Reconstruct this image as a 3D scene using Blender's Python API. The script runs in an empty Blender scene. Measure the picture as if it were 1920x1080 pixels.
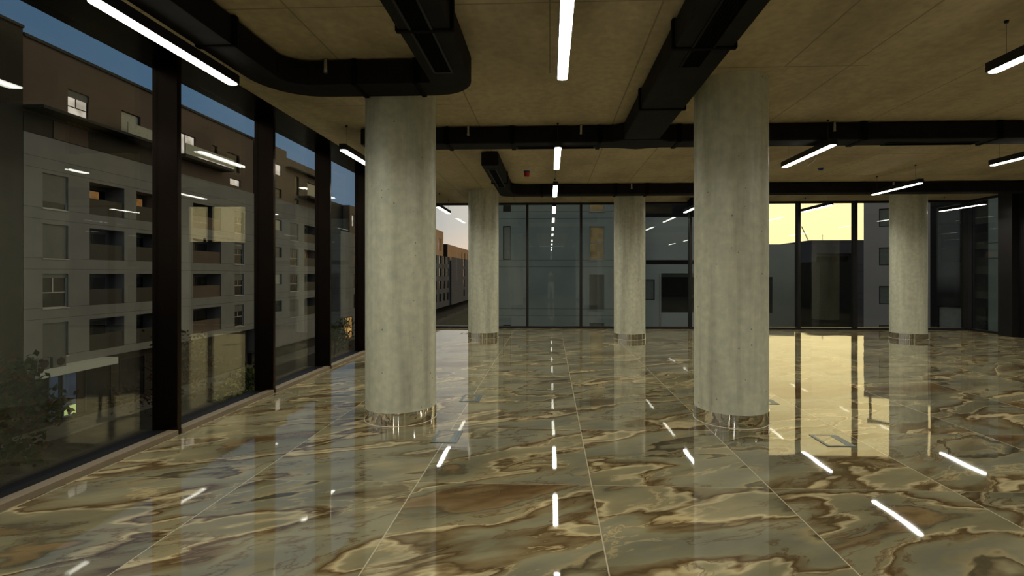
import bpy, bmesh, math, random
from mathutils import Vector, Matrix
random.seed(7)
S = bpy.context.scene
COL = S.collection

# ------------------------------------------------------------------ camera
CAM_H = 1.445
FPX = 911.0
PSI = math.atan(36.0 / 911.0)
cam_d = bpy.data.cameras.new('camera')
cam_d.sensor_fit = 'HORIZONTAL'
cam_d.sensor_width = 36.0
cam_d.lens = 36.0 * FPX / 1920.0
cam_d.shift_x = -35.0 / 1920.0
cam_d.shift_y = -26.0 / 1920.0
cam_d.clip_start = 0.05
cam_d.clip_end = 1500
cam = bpy.data.objects.new('camera', cam_d)
COL.objects.link(cam)
cam.location = (0, 0, CAM_H)
cam.rotation_euler = (math.radians(90), 0, PSI)
S.camera = cam

# ------------------------------------------------------------------ view
S.view_settings.view_transform = 'Standard'
S.view_settings.look = 'None'
S.view_settings.gamma = 1.0
S.view_settings.use_curve_mapping = False
S.view_settings.exposure = 0.0
LAMP = 272.0
try:
    S.cycles.max_bounces = 12
    S.cycles.transparent_max_bounces = 24
    S.cycles.glossy_bounces = 8
    S.cycles.diffuse_bounces = 4
    S.cycles.sample_clamp_indirect = 6.0
    S.cycles.use_denoising = True
except Exception:
    pass


def nd(nt, typ, **kw):
    n = nt.nodes.new(typ)
    for k, v in kw.items():
        setattr(n, k, v)
    return n


def ramp(nt, stops, interp='LINEAR'):
    r = nd(nt, 'ShaderNodeValToRGB')
    cr = r.color_ramp
    cr.interpolation = interp
    while len(cr.elements) < len(stops):
        cr.elements.new(0.5)
    for e, (p, c) in zip(cr.elements, stops):
        e.position = p
        e.color = (c[0], c[1], c[2], 1)
    return r


def math_n(nt, op, a=None, b=None, c=None, clamp=False):
    m = nd(nt, 'ShaderNodeMath', operation=op)
    m.use_clamp = clamp
    for i, v in enumerate((a, b, c)):
        if v is None:
            continue
        if isinstance(v, (int, float)):
            m.inputs[i].default_value = v
        else:
            nt.links.new(v, m.inputs[i])
    return m.outputs[0]


def mixc(nt, fac, a, b, typ='MIX'):
    m = nd(nt, 'ShaderNodeMix', data_type='RGBA', blend_type=typ)
    for sock, v in ((m.inputs[0], fac), (m.inputs[6], a), (m.inputs[7], b)):
        if isinstance(v, (int, float)):
            sock.default_value = v
        elif isinstance(v, tuple):
            sock.default_value = (v[0], v[1], v[2], 1)
        else:
            nt.links.new(v, sock)
    return m.outputs[2]


# ------------------------------------------------------------------ dusk sky
W = bpy.data.worlds.new('dusk_sky')
S.world = W
W.use_nodes = True
nt = W.node_tree
nt.nodes.clear()
tc = nd(nt, 'ShaderNodeTexCoord')
sep = nd(nt, 'ShaderNodeSeparateXYZ')
nt.links.new(tc.outputs['Generated'], sep.inputs[0])
x, y, z = sep.outputs
hl = math_n(nt, 'SQRT', math_n(nt, 'ADD', math_n(nt, 'ADD', math_n(nt, 'MULTIPLY', x, x), math_n(nt, 'MULTIPLY', y, y)), 1e-5))
dt = math_n(nt, 'DIVIDE', math_n(nt, 'ADD', math_n(nt, 'MULTIPLY', x, 0.52), math_n(nt, 'MULTIPLY', y, 0.854)), hl)
dh = math_n(nt, 'MULTIPLY_ADD', dt, 0.5, 0.5)
low = ramp(nt, [(0.0, (0.34, 0.33, 0.32)), (0.42, (0.20, 0.21, 0.21)), (0.52, (0.065, 0.125, 0.215)), (0.68, (0.085, 0.16, 0.265)), (0.80, (0.16, 0.235, 0.34)),
                (0.865, (0.80, 0.74, 0.70)), (0.92, (1.15, 0.98, 0.84)), (0.962, (1.68, 1.34, 0.80)), (1.0, (1.95, 1.52, 0.74))])
nt.links.new(dh, low.inputs[0])
high = ramp(nt, [(0.0, (0.14, 0.15, 0.15)), (1.0, (0.25, 0.25, 0.24))])
nt.links.new(dh, high.inputs[0])
el = nd(nt, 'ShaderNodeMapRange', interpolation_type='SMOOTHSTEP')
nt.links.new(z, el.inputs[0])
el.inputs[1].default_value = 0.45
el.inputs[2].default_value = 0.85
skyc = mixc(nt, el.outputs[0], low.outputs[0], high.outputs[0])
# rosy band right above the horizon on the sunset side
pk = nd(nt, 'ShaderNodeMapRange')
nt.links.new(z, pk.inputs[0])
pk.inputs[1].default_value = 0.10
pk.inputs[2].default_value = 0.02
sidef = nd(nt, 'ShaderNodeMapRange')
nt.links.new(dt, sidef.inputs[0])
sidef.inputs[1].default_value = 0.55
sidef.inputs[2].default_value = 0.75
pf = math_n(nt, 'MULTIPLY', math_n(nt, 'MULTIPLY', pk.outputs[0], sidef.outputs[0]), 0.45)
skyc = mixc(nt, pf, skyc, (1.6, 0.98, 0.58))
gr = nd(nt, 'ShaderNodeMapRange')
nt.links.new(z, gr.inputs[0])
gr.inputs[1].default_value = 0.0
gr.inputs[2].default_value = -0.03
skyc = mixc(nt, gr.outputs[0], skyc, (0.02, 0.02, 0.018))
bg = nd(nt, 'ShaderNodeBackground')
nt.links.new(skyc, bg.inputs[0])
bg.inputs[1].default_value = 1.0
wo = nd(nt, 'ShaderNodeOutputWorld')
nt.links.new(bg.outputs[0], wo.inputs[0])


# ------------------------------------------------------------------ materials
def newmat(name):
    m = bpy.data.materials.new(name)
    m.use_nodes = True
    n = m.node_tree
    b = n.nodes['Principled BSDF']
    return m, n, b


def simple(name, col, rough=0.6, metal=0.0, var=0.12, scale=6.0, bump=0.0, ior=1.5, bscale=None, spec=0.2):
    m, n, b = newmat(name)
    b.inputs['Specular IOR Level'].default_value = spec
    tcn = nd(n, 'ShaderNodeTexCoord')
    no = nd(n, 'ShaderNodeTexNoise')
    no.inputs['Scale'].default_value = scale
    no.inputs['Detail'].default_value = 5
    n.links.new(tcn.outputs['Object'], no.inputs['Vector'])
    a = tuple(c * (1 - var) for c in col)
    d = tuple(min(1, c * (1 + var)) for c in col)
    r = ramp(n, [(0.3, a), (0.7, d)])
    n.links.new(no.outputs[0], r.inputs[0])
    n.links.new(r.outputs[0], b.inputs['Base Color'])
    b.inputs['Roughness'].default_value = rough
    b.inputs['Metallic'].default_value = metal
    b.inputs['IOR'].default_value = ior
    if bump:
        no2 = nd(n, 'ShaderNodeTexNoise')
        no2.inputs['Scale'].default_value = bscale or scale * 8
        n.links.new(tcn.outputs['Object'], no2.inputs['Vector'])
        bp = nd(n, 'ShaderNodeBump')
        bp.inputs['Strength'].default_value = bump
        bp.inputs['Distance'].default_value = 0.01
        n.links.new(no2.outputs[0], bp.inputs['Height'])
        n.links.new(bp.outputs[0], b.inputs['Normal'])
    return m


def emit(name, col, strength):
    m, n, b = newmat(name)
    b.inputs['Base Color'].default_value = (col[0] * .5, col[1] * .5, col[2] * .5, 1)
    b.inputs['Emission Color'].default_value = (*col, 1)
    b.inputs['Emission Strength'].default_value = strength
    return m


def interior_glow(name, col, strength, scale=1.3):
    """a lit room behind a window: uneven warm glow"""
    m, n, b = newmat(name)
    tcn = nd(n, 'ShaderNodeTexCoord')
    no = nd(n, 'ShaderNodeTexNoise')
    no.inputs['Scale'].default_value = scale
    n.links.new(tcn.outputs['Object'], no.inputs['Vector'])
    r = ramp(n, [(0.35, tuple(c * .35 for c in col)), (0.6, col)])
    n.links.new(no.outputs[0], r.inputs[0])
    n.links.new(r.outputs[0], b.inputs['Emission Color'])
    b.inputs['Emission Strength'].default_value = strength
    b.inputs['Base Color'].default_value = (0.05, 0.05, 0.05, 1)
    b.inputs['Roughness'].default_value = 0.2
    return m


def glass_mat(name, ior, tint, extra=0.0):
    m = bpy.data.materials.new(name)
    m.use_nodes = True
    n = m.node_tree
    n.nodes.clear()
    out = nd(n, 'ShaderNodeOutputMaterial')
    tr = nd(n, 'ShaderNodeBsdfTransparent')
    tr.inputs[0].default_value = (*tint, 1)
    gl = nd(n, 'ShaderNodeBsdfGlossy')
    gl.inputs['Roughness'].default_value = 0.0
    gl.inputs['Color'].default_value = (0.95, 0.97, 0.96, 1)
    geo = nd(n, 'ShaderNodeNewGeometry')
    # dot of view direction and true normal, independent of the side that is hit
    vd = nd(n, 'ShaderNodeVectorMath', operation='DOT_PRODUCT')
    n.links.new(geo.outputs['Incoming'], vd.inputs[0])
    n.links.new(geo.outputs['Normal'], vd.inputs[1])
    c = math_n(n, 'ABSOLUTE', vd.outputs['Value'])
    f0 = ((ior - 1) / (ior + 1)) ** 2
    sch = math_n(n, 'POWER', math_n(n, 'SUBTRACT', 1.0, c, clamp=True), 5.0)
    f = math_n(n, 'ADD', math_n(n, 'MULTIPLY', sch, 1 - f0), f0 + extra, clamp=True)
    mx = nd(n, 'ShaderNodeMixShader')
    n.links.new(f, mx.inputs[0])
    n.links.new(tr.outputs[0], mx.inputs[1])
    n.links.new(gl.outputs[0], mx.inputs[2])
    n.links.new(mx.outputs[0], out.inputs[0])
    return m


# -- polished onyx-look porcelain slabs
def marble_mat():
    m, n, b = newmat('onyx_porcelain')
    L = n.links.new
    tcn = nd(n, 'ShaderNodeTexCoord')
    sp = nd(n, 'ShaderNodeSeparateXYZ')
    L(tcn.outputs['Object'], sp.inputs[0])
    X, Y, _ = sp.outputs
    tx = math_n(n, 'DIVIDE', math_n(n, 'SUBTRACT', X, 0.285), 1.2)
    ty = math_n(n, 'DIVIDE', math_n(n, 'SUBTRACT', Y, 0.939), 1.2)
    ix = math_n(n, 'FLOOR', tx)
    iy = math_n(n, 'FLOOR', ty)
    fx = math_n(n, 'SUBTRACT', tx, ix)
    fy = math_n(n, 'SUBTRACT', ty, iy)
    cv = nd(n, 'ShaderNodeCombineXYZ')
    L(ix, cv.inputs[0])
    L(iy, cv.inputs[1])
    wn = nd(n, 'ShaderNodeTexWhiteNoise', noise_dimensions='3D')
    L(cv.outputs[0], wn.inputs[0])
    offs = nd(n, 'ShaderNodeVectorMath', operation='SCALE')
    L(wn.outputs['Color'], offs.inputs[0])
    offs.inputs['Scale'].default_value = 19.0
    # slabs flow diagonally: rotate, stretch
    mp = nd(n, 'ShaderNodeMapping')
    mp.inputs['Rotation'].default_value = (0, 0, math.radians(-24))
    L(tcn.outputs['Object'], mp.inputs['Vector'])
    mp2 = nd(n, 'ShaderNodeMapping')
    mp2.inputs['Scale'].default_value = (0.62, 1.75, 1.0)
    L(mp.outputs[0], mp2.inputs['Vector'])
    base = nd(n, 'ShaderNodeVectorMath', operation='ADD')
    L(mp2.outputs[0], base.inputs[0])
    L(offs.outputs[0], base.inputs[1])
    wv = nd(n, 'ShaderNodeTexNoise')
    wv.inputs['Scale'].default_value = 1.1
    wv.inputs['Detail'].default_value = 4
    L(base.outputs[0], wv.inputs['Vector'])
    wsub = nd(n, 'ShaderNodeVectorMath', operation='SUBTRACT')
    L(wv.outputs['Color'], wsub.inputs[0])
    wsub.inputs[1].default_value = (0.5, 0.5, 0.5)
    wsc = nd(n, 'ShaderNodeVectorMath', operation='SCALE')
    L(wsub.outputs[0], wsc.inputs[0])
    wsc.inputs['Scale'].default_value = 1.1
    warp = nd(n, 'ShaderNodeVectorMath', operation='ADD')
    L(base.outputs[0], warp.inputs[0])
    L(wsc.outputs[0], warp.inputs[1])
    n1 = nd(n, 'ShaderNodeTexNoise')
    n1.inputs['Scale'].default_value = 0.85
    n1.inputs['Detail'].default_value = 5
    n1.inputs['Roughness'].default_value = 0.45
    L(warp.outputs[0], n1.inputs['Vector'])
    body = ramp(n, [
        (0.22, (0.150, 0.105, 0.060)), (0.30, (0.095, 0.060, 0.030)), (0.345, (0.190, 0.140, 0.078)),
        (0.362, (0.090, 0.080, 0.056)), (0.385, (0.165, 0.160, 0.115)), (0.455, (0.225, 0.205, 0.135)),
        (0.471, (0.46, 0.41, 0.28)), (0.478, (0.280, 0.225, 0.135)), (0.489, (0.075, 0.050, 0.025)),
        (0.503, (0.150, 0.118, 0.068)), (0.53, (0.215, 0.205, 0.145)), (0.595, (0.190, 0.190, 0.152)),
        (0.625, (0.270, 0.235, 0.150)), (0.634, (0.055, 0.048, 0.034)), (0.648, (0.130, 0.112, 0.074)),
        (0.67, (0.235, 0.220, 0.155)), (0.76, (0.170, 0.145, 0.092))])
    L(n1.outputs[0], body.inputs[0])
    # finer branching veins
    n2 = nd(n, 'ShaderNodeTexNoise')
    n2.inputs['Scale'].default_value = 1.7
    n2.inputs['Detail'].default_value = 7
    n2.inputs['Roughness'].default_value = 0.6
    L(warp.outputs[0], n2.inputs['Vector'])
    v2 = math_n(n, 'ABSOLUTE', math_n(n, 'SUBTRACT', n2.outputs[0], 0.5))
    vein = nd(n, 'ShaderNodeMapRange')
    L(v2, vein.inputs[0])
    vein.inputs[1].default_value = 0.0
    vein.inputs[2].default_value = 0.018
    vein.inputs[3].default_value = 0.75
    vein.inputs[4].default_value = 0.0
    n3 = nd(n, 'ShaderNodeTexNoise')
    n3.inputs['Scale'].default_value = 0.7
    L(base.outputs[0], n3.inputs['Vector'])
    vcol = ramp(n, [(0.42, (0.10, 0.052, 0.022)), (0.52, (0.13, 0.085, 0.04)), (0.58, (0.42, 0.35, 0.21))])
    L(n3.outputs[0], vcol.inputs[0])
    c1 = mixc(n, vein.outputs[0], body.outputs[0], vcol.outputs[0])
    # cloudy grey patches
    n4 = nd(n, 'ShaderNodeTexNoise')
    n4.inputs['Scale'].default_value = 1.9
    n4.inputs['Detail'].default_value = 6
    L(base.outputs[0], n4.inputs['Vector'])
    gmap = ramp(n, [(0.35, (0.72, 0.70, 0.60)), (0.65, (1.20, 1.12, 0.90))])
    L(n4.outputs[0], gmap.inputs[0])
    c2 = mixc(n, 1.0, c1, gmap.outputs[0], 'MULTIPLY')
    # joints
    ex = math_n(n, 'MINIMUM', fx, math_n(n, 'SUBTRACT', 1.0, fx))
    ey = math_n(n, 'MINIMUM', fy, math_n(n, 'SUBTRACT', 1.0, fy))
    jx = math_n(n, 'LESS_THAN', ex, 0.0030)
    jy = math_n(n, 'LESS_THAN', ey, 0.0022)
    c3 = mixc(n, jy, c2, (0.33, 0.29, 0.19))
    c4 = mixc(n, jx, c3, (0.44, 0.39, 0.27))
    L(c4, b.inputs['Base Color'])
    b.inputs['Roughness'].default_value = 0.025
    b.inputs['IOR'].default_value = 1.72
    # each slab lies a hair out of level, with faint polishing waves
    no = nd(n, 'ShaderNodeTexNoise')
    no.inputs['Scale'].default_value = 2.2
    no.inputs['Detail'].default_value = 1
    L(tcn.outputs['Object'], no.inputs['Vector'])
    til = nd(n, 'ShaderNodeSeparateXYZ')
    L(wn.outputs['Color'], til.inputs[0])
    tilt = math_n(n, 'ADD', math_n(n, 'MULTIPLY', math_n(n, 'SUBTRACT', til.outputs[0], 0.5), X),
                  math_n(n, 'MULTIPLY', math_n(n, 'SUBTRACT', til.outputs[1], 0.5), Y))
    hgt = math_n(n, 'ADD', math_n(n, 'MULTIPLY', no.outputs[0], 0.0007), math_n(n, 'MULTIPLY', tilt, 0.0022))
    bp = nd(n, 'ShaderNodeBump')
    bp.inputs['Strength'].default_value = 1.0
    bp.inputs['Distance'].default_value = 1.0
    L(hgt, bp.inputs['Height'])
    L(bp.outputs[0], b.inputs['Normal'])
    return m


def concrete_mat(name, base, dark, lines=None, pores=True, streak=True, rough=0.55):
    m, n, b = newmat(name)
    L = n.links.new
    tcn = nd(n, 'ShaderNodeTexCoord')
    mp = nd(n, 'ShaderNodeMapping')
    mp.inputs['Scale'].default_value = (1.7, 1.7, 0.13) if streak else (1.0, 0.5, 1)
    geo = nd(n, 'ShaderNodeNewGeometry')
    L(geo.outputs['Position'], mp.inputs['Vector'])
    n1 = nd(n, 'ShaderNodeTexNoise')
    n1.inputs['Scale'].default_value = 3.2 if streak else 1.4
    n1.inputs['Detail'].default_value = 8
    n1.inputs['Roughness'].default_value = 0.62
    L(mp.outputs[0], n1.inputs['Vector'])
    r = ramp(n, [(0.32, dark), (0.5, base), (0.72, tuple(min(1, c * 1.18) for c in base))])
    L(n1.outputs[0], r.inputs[0])
    c = r.outputs[0]
    n2 = nd(n, 'ShaderNodeTexNoise')
    n2.inputs['Scale'].default_value = 14
    n2.inputs['Detail'].default_value = 6
    L(geo.outputs['Position'], n2.inputs['Vector'])
    g = ramp(n, [(0.3, (0.86, 0.87, 0.88)), (0.7, (1.1, 1.09, 1.06))])
    L(n2.outputs[0], g.inputs[0])
    c = mixc(n, 1.0, c, g.outputs[0], 'MULTIPLY')
    hsock = n2.outputs[0]
    if pores:
        vo = nd(n, 'ShaderNodeTexVoronoi')
        vo.inputs['Scale'].default_value = 17
        vo.inputs['Randomness'].default_value = 1
        L(geo.outputs['Position'], vo.inputs['Vector'])
        sp2 = nd(n, 'ShaderNodeSeparateXYZ')
        L(vo.outputs['Color'], sp2.inputs[0])
        rad = math_n(n, 'MULTIPLY', math_n(n, 'POWER', sp2.outputs[0], 3.2), 0.16)
        pore = math_n(n, 'LESS_THAN', vo.outputs['Distance'], rad)
        c = mixc(n, math_n(n, 'MULTIPLY', pore, 0.75), c, tuple(d * 0.35 for d in dark))
    if lines:
        sp = nd(n, 'ShaderNodeSeparateXYZ')
        L(geo.outputs['Position'], sp.inputs[0])
        tot = None
        for axis, val, lo, hi in lines:
            a = sp.outputs[axis]
            o = sp.outputs[1 - axis]
            on = math_n(n, 'LESS_THAN', math_n(n, 'ABSOLUTE', math_n(n, 'SUBTRACT', a, val)), 0.0075)
            on = math_n(n, 'MULTIPLY', on, math_n(n, 'GREATER_THAN', o, lo))
            on = math_n(n, 'MULTIPLY', on, math_n(n, 'LESS_THAN', o, hi))
            tot = on if tot is None else math_n(n, 'MAXIMUM', tot, on)
        c = mixc(n, math_n(n, 'MULTIPLY', tot, 0.62), c, tuple(d * 0.4 for d in dark))
    L(c, b.inputs['Base Color'])
    b.inputs['Roughness'].default_value = rough
    bp = nd(n, 'ShaderNodeBump')
    bp.inputs['Strength'].default_value = 0.15
    bp.inputs['Distance'].default_value = 0.004
    L(hsock, bp.inputs['Height'])
    L(bp.outputs[0], b.inputs['Normal'])
    return m


def panel_mat(name, col, jx, jz0, jz1, pitch, axis=1, var=0.1, jw=0.02):
    """facade cladding: pairs of horizontal joints per storey plus faint mottling"""
    m, n, b = newmat(name)
    L = n.links.new
    geo = nd(n, 'ShaderNodeNewGeometry')
    sp = nd(n, 'ShaderNodeSeparateXYZ')
    L(geo.outputs['Position'], sp.inputs[0])
    n1 = nd(n, 'ShaderNodeTexNoise')
    n1.inputs['Scale'].default_value = 0.6
    n1.inputs['Detail'].default_value = 6
    L(geo.outputs['Position'], n1.inputs['Vector'])
    r = ramp(n, [(0.3, tuple(c * (1 - var) for c in col)), (0.7, tuple(c * (1 + var) for c in col))])
    L(n1.outputs[0], r.inputs[0])
    zz = sp.outputs[2]
    tot = None
    for j in (jz0, jz1):
        f = math_n(n, 'FRACT', math_n(n, 'DIVIDE', math_n(n, 'SUBTRACT', zz, j - 60 * pitch), pitch))
        on = math_n(n, 'LESS_THAN', f, jw * 1.5 / pitch)
        tot = on if tot is None else math_n(n, 'MAXIMUM', tot, on)
    if jx:
        f = math_n(n, 'FRACT', math_n(n, 'DIVIDE', math_n(n, 'ADD', sp.outputs[axis], 600), jx))
        tot = math_n(n, 'MAXIMUM', tot, math_n(n, 'LESS_THAN', f, jw / jx))
    c = mixc(n, math_n(n, 'MULTIPLY', tot, 0.8), r.outputs[0], tuple(c * .25 for c in col))
    L(c, b.inputs['Base Color'])
    b.inputs['Specular IOR Level'].default_value = 0.1
    b.inputs['Roughness'].default_value = 0.75
    return m


CEIL_LINES = [(0, -1.87, -7, 4.6), (0, -0.90, 4.0, 13), (0, -1.13, -7, 4.0), (0, 0.79, 3.4, 13), (0, 0.0, -7, 4.6),
              (0, 2.15, 2.0, 4.54), (0, 2.73, -7, 13), (0, 3.95, -7, 13), (0, 5.2, -7, 13), (0, 6.4, -7, 13), (0, 7.6, -7, 13),
              (0, 8.9, -7, 13), (0, -1.5, 7.2, 13), (0, -2.1, 6.6, 13), (0, 1.62, 7.0, 13),
              (1, 3.40, -3.2, 2.15), (1, 4.54, 0.9, 2.9), (1, 5.4, -2.6, -1.0), (1, 7.9, 1.7, 11), (1, 9.6, -3.2, 11), (1, 0.9, -3.2, 11)]
M = {}
M['floor'] = marble_mat()
M['ceiling'] = concrete_mat('board_concrete', (0.42, 0.345, 0.20), (0.32, 0.255, 0.145), lines=CEIL_LINES, pores=False, streak=False, rough=0.7)
M['column'] = concrete_mat('column_concrete', (0.57, 0.57, 0.435), (0.41, 0.405, 0.305), rough=0.42)
M['steel'] = simple('polished_steel', (0.82, 0.79, 0.74), 0.05, 1.0, 0.03, 3)
M['sealant'] = simple('pale_sealant', (0.55, 0.50, 0.38), 0.4)
M['bronze'] = simple('dark_bronze_aluminium', (0.028, 0.019, 0.014), 0.27, 1.0, 0.1, 3)
M['bronze_sill'] = simple('bronze_sill_aluminium', (0.25, 0.20, 0.135), 0.5, 0.3, 0.08, 3)
M['black_frame'] = simple('black_frame', (0.008, 0.008, 0.008), 0.6, spec=0.15)
M['dark_frame'] = simple('near_black_aluminium', (0.014, 0.012, 0.011), 0.4, 0.0, spec=0.35)
M['glass'] = glass_mat('facade_glass', 1.62, (0.88, 0.90, 0.88))
M['glass_far'] = glass_mat('window_glass', 1.6, (0.6, 0.62, 0.62))
M['duct'] = simple('black_foam_insulation', (0.0085, 0.0080, 0.0072), 0.7, 0, 0.35, 5, bump=0.4, bscale=6, ior=1.4, spec=0.2)
M['duct_tape'] = simple('black_tape', (0.004, 0.004, 0.004), 0.6, 0, 0.2, 5, ior=1.3, spec=0.12)
M['grille_frame'] = simple('dark_grey_aluminium', (0.016, 0.016, 0.016), 0.5, 0.2)
M['grille_dark'] = simple('grille_black', (0.002, 0.002, 0.002), 0.7, spec=0.03)
M['zinc'] = simple('galvanised_steel', (0.55, 0.55, 0.52), 0.3, 0.8)
M['housing'] = simple('black_lamp_housing', (0.018, 0.018, 0.02), 0.4)
M['cable'] = simple('grey_cable', (0.12, 0.11, 0.10), 0.5)
M['lamp'] = emit('led_diffuser', (1.0, 0.965, 0.85), 14.0)
M['plaster'] = simple('grey_plaster', (0.34, 0.36, 0.34), 0.8, 0, 0.05, 2)
M['black_panel'] = simple('black_panel', (0.006, 0.006, 0.006), 0.6, 0, 0.3, 2, spec=0.2)
M['red'] = simple('red_plastic', (0.45, 0.03, 0.03), 0.4)
M['blue'] = simple('blue_plastic', (0.02, 0.06, 0.16), 0.4)
M['white'] = simple('white_plastic', (0.8, 0.8, 0.78), 0.4)
M['floorbox'] = simple('floor_box_steel', (0.13, 0.165, 0.165), 0.35, 0.4, 0.05)
M['floorbox_edge'] = simple('floor_box_edge', (0.05, 0.06, 0.06), 0.4, 0.5)


# ------------------------------------------------------------------ mesh helpers
def bm_box(bm, x0, x1, y0, y1, z0, z1):
    vs = [bm.verts.new(p) for p in [(x0, y0, z0), (x1, y0, z0), (x1, y1, z0), (x0, y1, z0),
                                    (x0, y0, z1), (x1, y0, z1), (x1, y1, z1), (x0, y1, z1)]]
    fs = []
    for f in [(0, 3, 2, 1), (4, 5, 6, 7), (0, 1, 5, 4), (1, 2, 6, 5), (2, 3, 7, 6), (3, 0, 4, 7)]:
        fs.append(bm.faces.new([vs[i] for i in f]))
    return fs


def obj(name, bm, mat, parent=None, bevel=0.0, seg=2, smooth=False):
    me = bpy.data.meshes.new(name)
    bmesh.ops.recalc_face_normals(bm, faces=bm.faces)
    bm.to_mesh(me)
    bm.free()
    o = bpy.data.objects.new(name, me)
    COL.objects.link(o)
    mats = mat if isinstance(mat, (list, tuple)) else [mat]
    for mm in mats:
        me.materials.append(M[mm] if isinstance(mm, str) else mm)
    if smooth:
        for p in me.polygons:
            p.use_smooth = True
    if bevel:
        md = o.modifiers.new('bevel', 'BEVEL')
        md.width = bevel
        md.segments = seg
        md.limit_method = 'ANGLE'
    if parent:
        o.parent = parent
    return o


def box(name, mat, x0, x1, y0, y1, z0, z1, parent=None, bevel=0.0, seg=2):
    bm = bmesh.new()
    bm_box(bm, x0, x1, y0, y1, z0, z1)
    return obj(name, bm, mat, parent, bevel, seg)


def prism(name, mat, pts, z0, z1, parent=None, bevel=0.0, seg=2):
    bm = bmesh.new()
    lo = [bm.verts.new((p[0], p[1], z0)) for p in pts]
    hi = [bm.verts.new((p[0], p[1], z1)) for p in pts]
    bm.faces.new(lo[::-1])
    bm.faces.new(hi)
    n = len(pts)
    for i in range(n):
        bm.faces.new((lo[i], lo[(i + 1) % n], hi[(i + 1) % n], hi[i]))
    return obj(name, bm, mat, parent, bevel, seg)


def bm_cyl(bm, c, r, z0, z1, seg=24, r2=None):
    r2 = r if r2 is None else r2
    a = [bm.verts.new((c[0] + r * math.cos(2 * math.pi * i / seg), c[1] + r * math.sin(2 * math.pi * i / seg), z0)) for i in range(seg)]
    b = [bm.verts.new((c[0] + r2 * math.cos(2 * math.pi * i / seg), c[1] + r2 * math.sin(2 * math.pi * i / seg), z1)) for i in range(seg)]
    bm.faces.new(a[::-1])
    bm.faces.new(b)
    for i in range(seg):
        bm.faces.new((a[i], a[(i + 1) % seg], b[(i + 1) % seg], b[i]))


def bm_tube(bm, pts, r, seg=8):
    rings = []
    pts = [Vector(p) for p in pts]
    for i, p in enumerate(pts):
        d = (pts[min(i + 1, len(pts) - 1)] - pts[max(i - 1, 0)]).normalized()
        u = d.orthogonal().normalized() if i == 0 else (u - d * u.dot(d)).normalized()
        v = d.cross(u)
        rr = r[i] if isinstance(r, (list, tuple)) else r
        rings.append([bm.verts.new(p + (u * math.cos(2 * math.pi * k / seg) + v * math.sin(2 * math.pi * k / seg)) * rr) for k in range(seg)])
    for a, b in zip(rings, rings[1:]):
        for k in range(seg):
            bm.faces.new((a[k], a[(k + 1) % seg], b[(k + 1) % seg], b[k]))
    bm.faces.new(rings[0][::-1])
    bm.faces.new(rings[-1])


def arc(cx, cy, r, a0, a1, n=8):
    return [(cx + r * math.cos(math.radians(a0 + (a1 - a0) * i / n)), cy + r * math.sin(math.radians(a0 + (a1 - a0) * i / n))) for i in range(n + 1)]


def tag(o, label, cat, group=None, kind=None):
    if label:
        o['label'] = label
    if cat:
        o['category'] = cat
    if group:
        o['group'] = group
    if kind:
        o['kind'] = kind
    return o


def thing(name, label, cat, loc=(0, 0, 0), group=None, kind=None, rz=0):
    o = bpy.data.objects.new(name, None)
    COL.objects.link(o)
    o.location = loc
    o.rotation_euler = (0, 0, rz)
    o.empty_display_size = 0.2
    return tag(o, label, cat, group, kind)


def copy_tree(o, parent=None):
    c = o.copy()
    COL.objects.link(c)
    c.parent = parent
    for ch in list(o.children):
        copy_tree(ch, c)
    return c


# ------------------------------------------------------------------ room shell
CZ = 3.345
BACK = 12.92
XL, XR = -3.33, 10.75
YR = -6.6
tag(box('floor', 'floor', XL - 0.1, XR + 0.15, YR, BACK + 0.08, -0.18, 0.0), 'brown and olive onyx-look polished slab floor with pale joints', 'floor', kind='structure')
tag(box('ceiling', 'ceiling', -3.12, XR + 0.15, YR, BACK + 0.15, CZ, CZ + 0.3), 'bare tan concrete ceiling with board joint lines', 'ceiling', kind='structure')
tag(box('trim_1', 'bronze', -3.66, -3.12, YR, BACK + 0.15, CZ - 0.006, CZ + 0.3), 'dark bronze soffit strip above the left windows', 'soffit', kind='structure')

# left window wall, one window per bay; near faces of the mullions
mull_l = [4.237 + 1.515 * k for k in range(-7, 6)]
wn = 1
def bay_label(k):
    return ['tall glazed bay of the left window wall, nearest the viewer in frame', 'second glazed bay of the left window wall from the viewer',
            'third glazed bay of the left window wall from the viewer', 'fourth glazed bay of the left window wall, beside the near left column'][k]
for i, y0 in enumerate(mull_l):
    y1 = mull_l[i + 1] if i + 1 < len(mull_l) else BACK + 0.05
    if y1 <= YR:
        continue
    k = i - 6
    lab = bay_label(k) if 0 <= k <= 3 else None
    w = thing('window_%d' % wn, lab or ('glazed bay of the left window wall, bay %s the framed ones' % ('behind' if k < 0 else 'beyond')), 'window', (0, 0, 0), kind='structure')
    wn += 1
    box('mullion', 'bronze', -3.58, -3.344, y0, y0 + 0.048, -0.02, CZ, w, 0.004)
    box('glass_pane', 'glass', -3.545, -3.52, y0 + 0.048, y1, 0.03, CZ + 0.02, w)
    box('bottom_frame', 'black_frame', -3.60, -3.43, y0 + 0.048, y1, -0.15, 0.038, w)
    s = box('sill', 'bronze_sill', -3.43, -3.334, y0 + 0.048, y1, -0.02, 0.045, w, 0.003)

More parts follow.
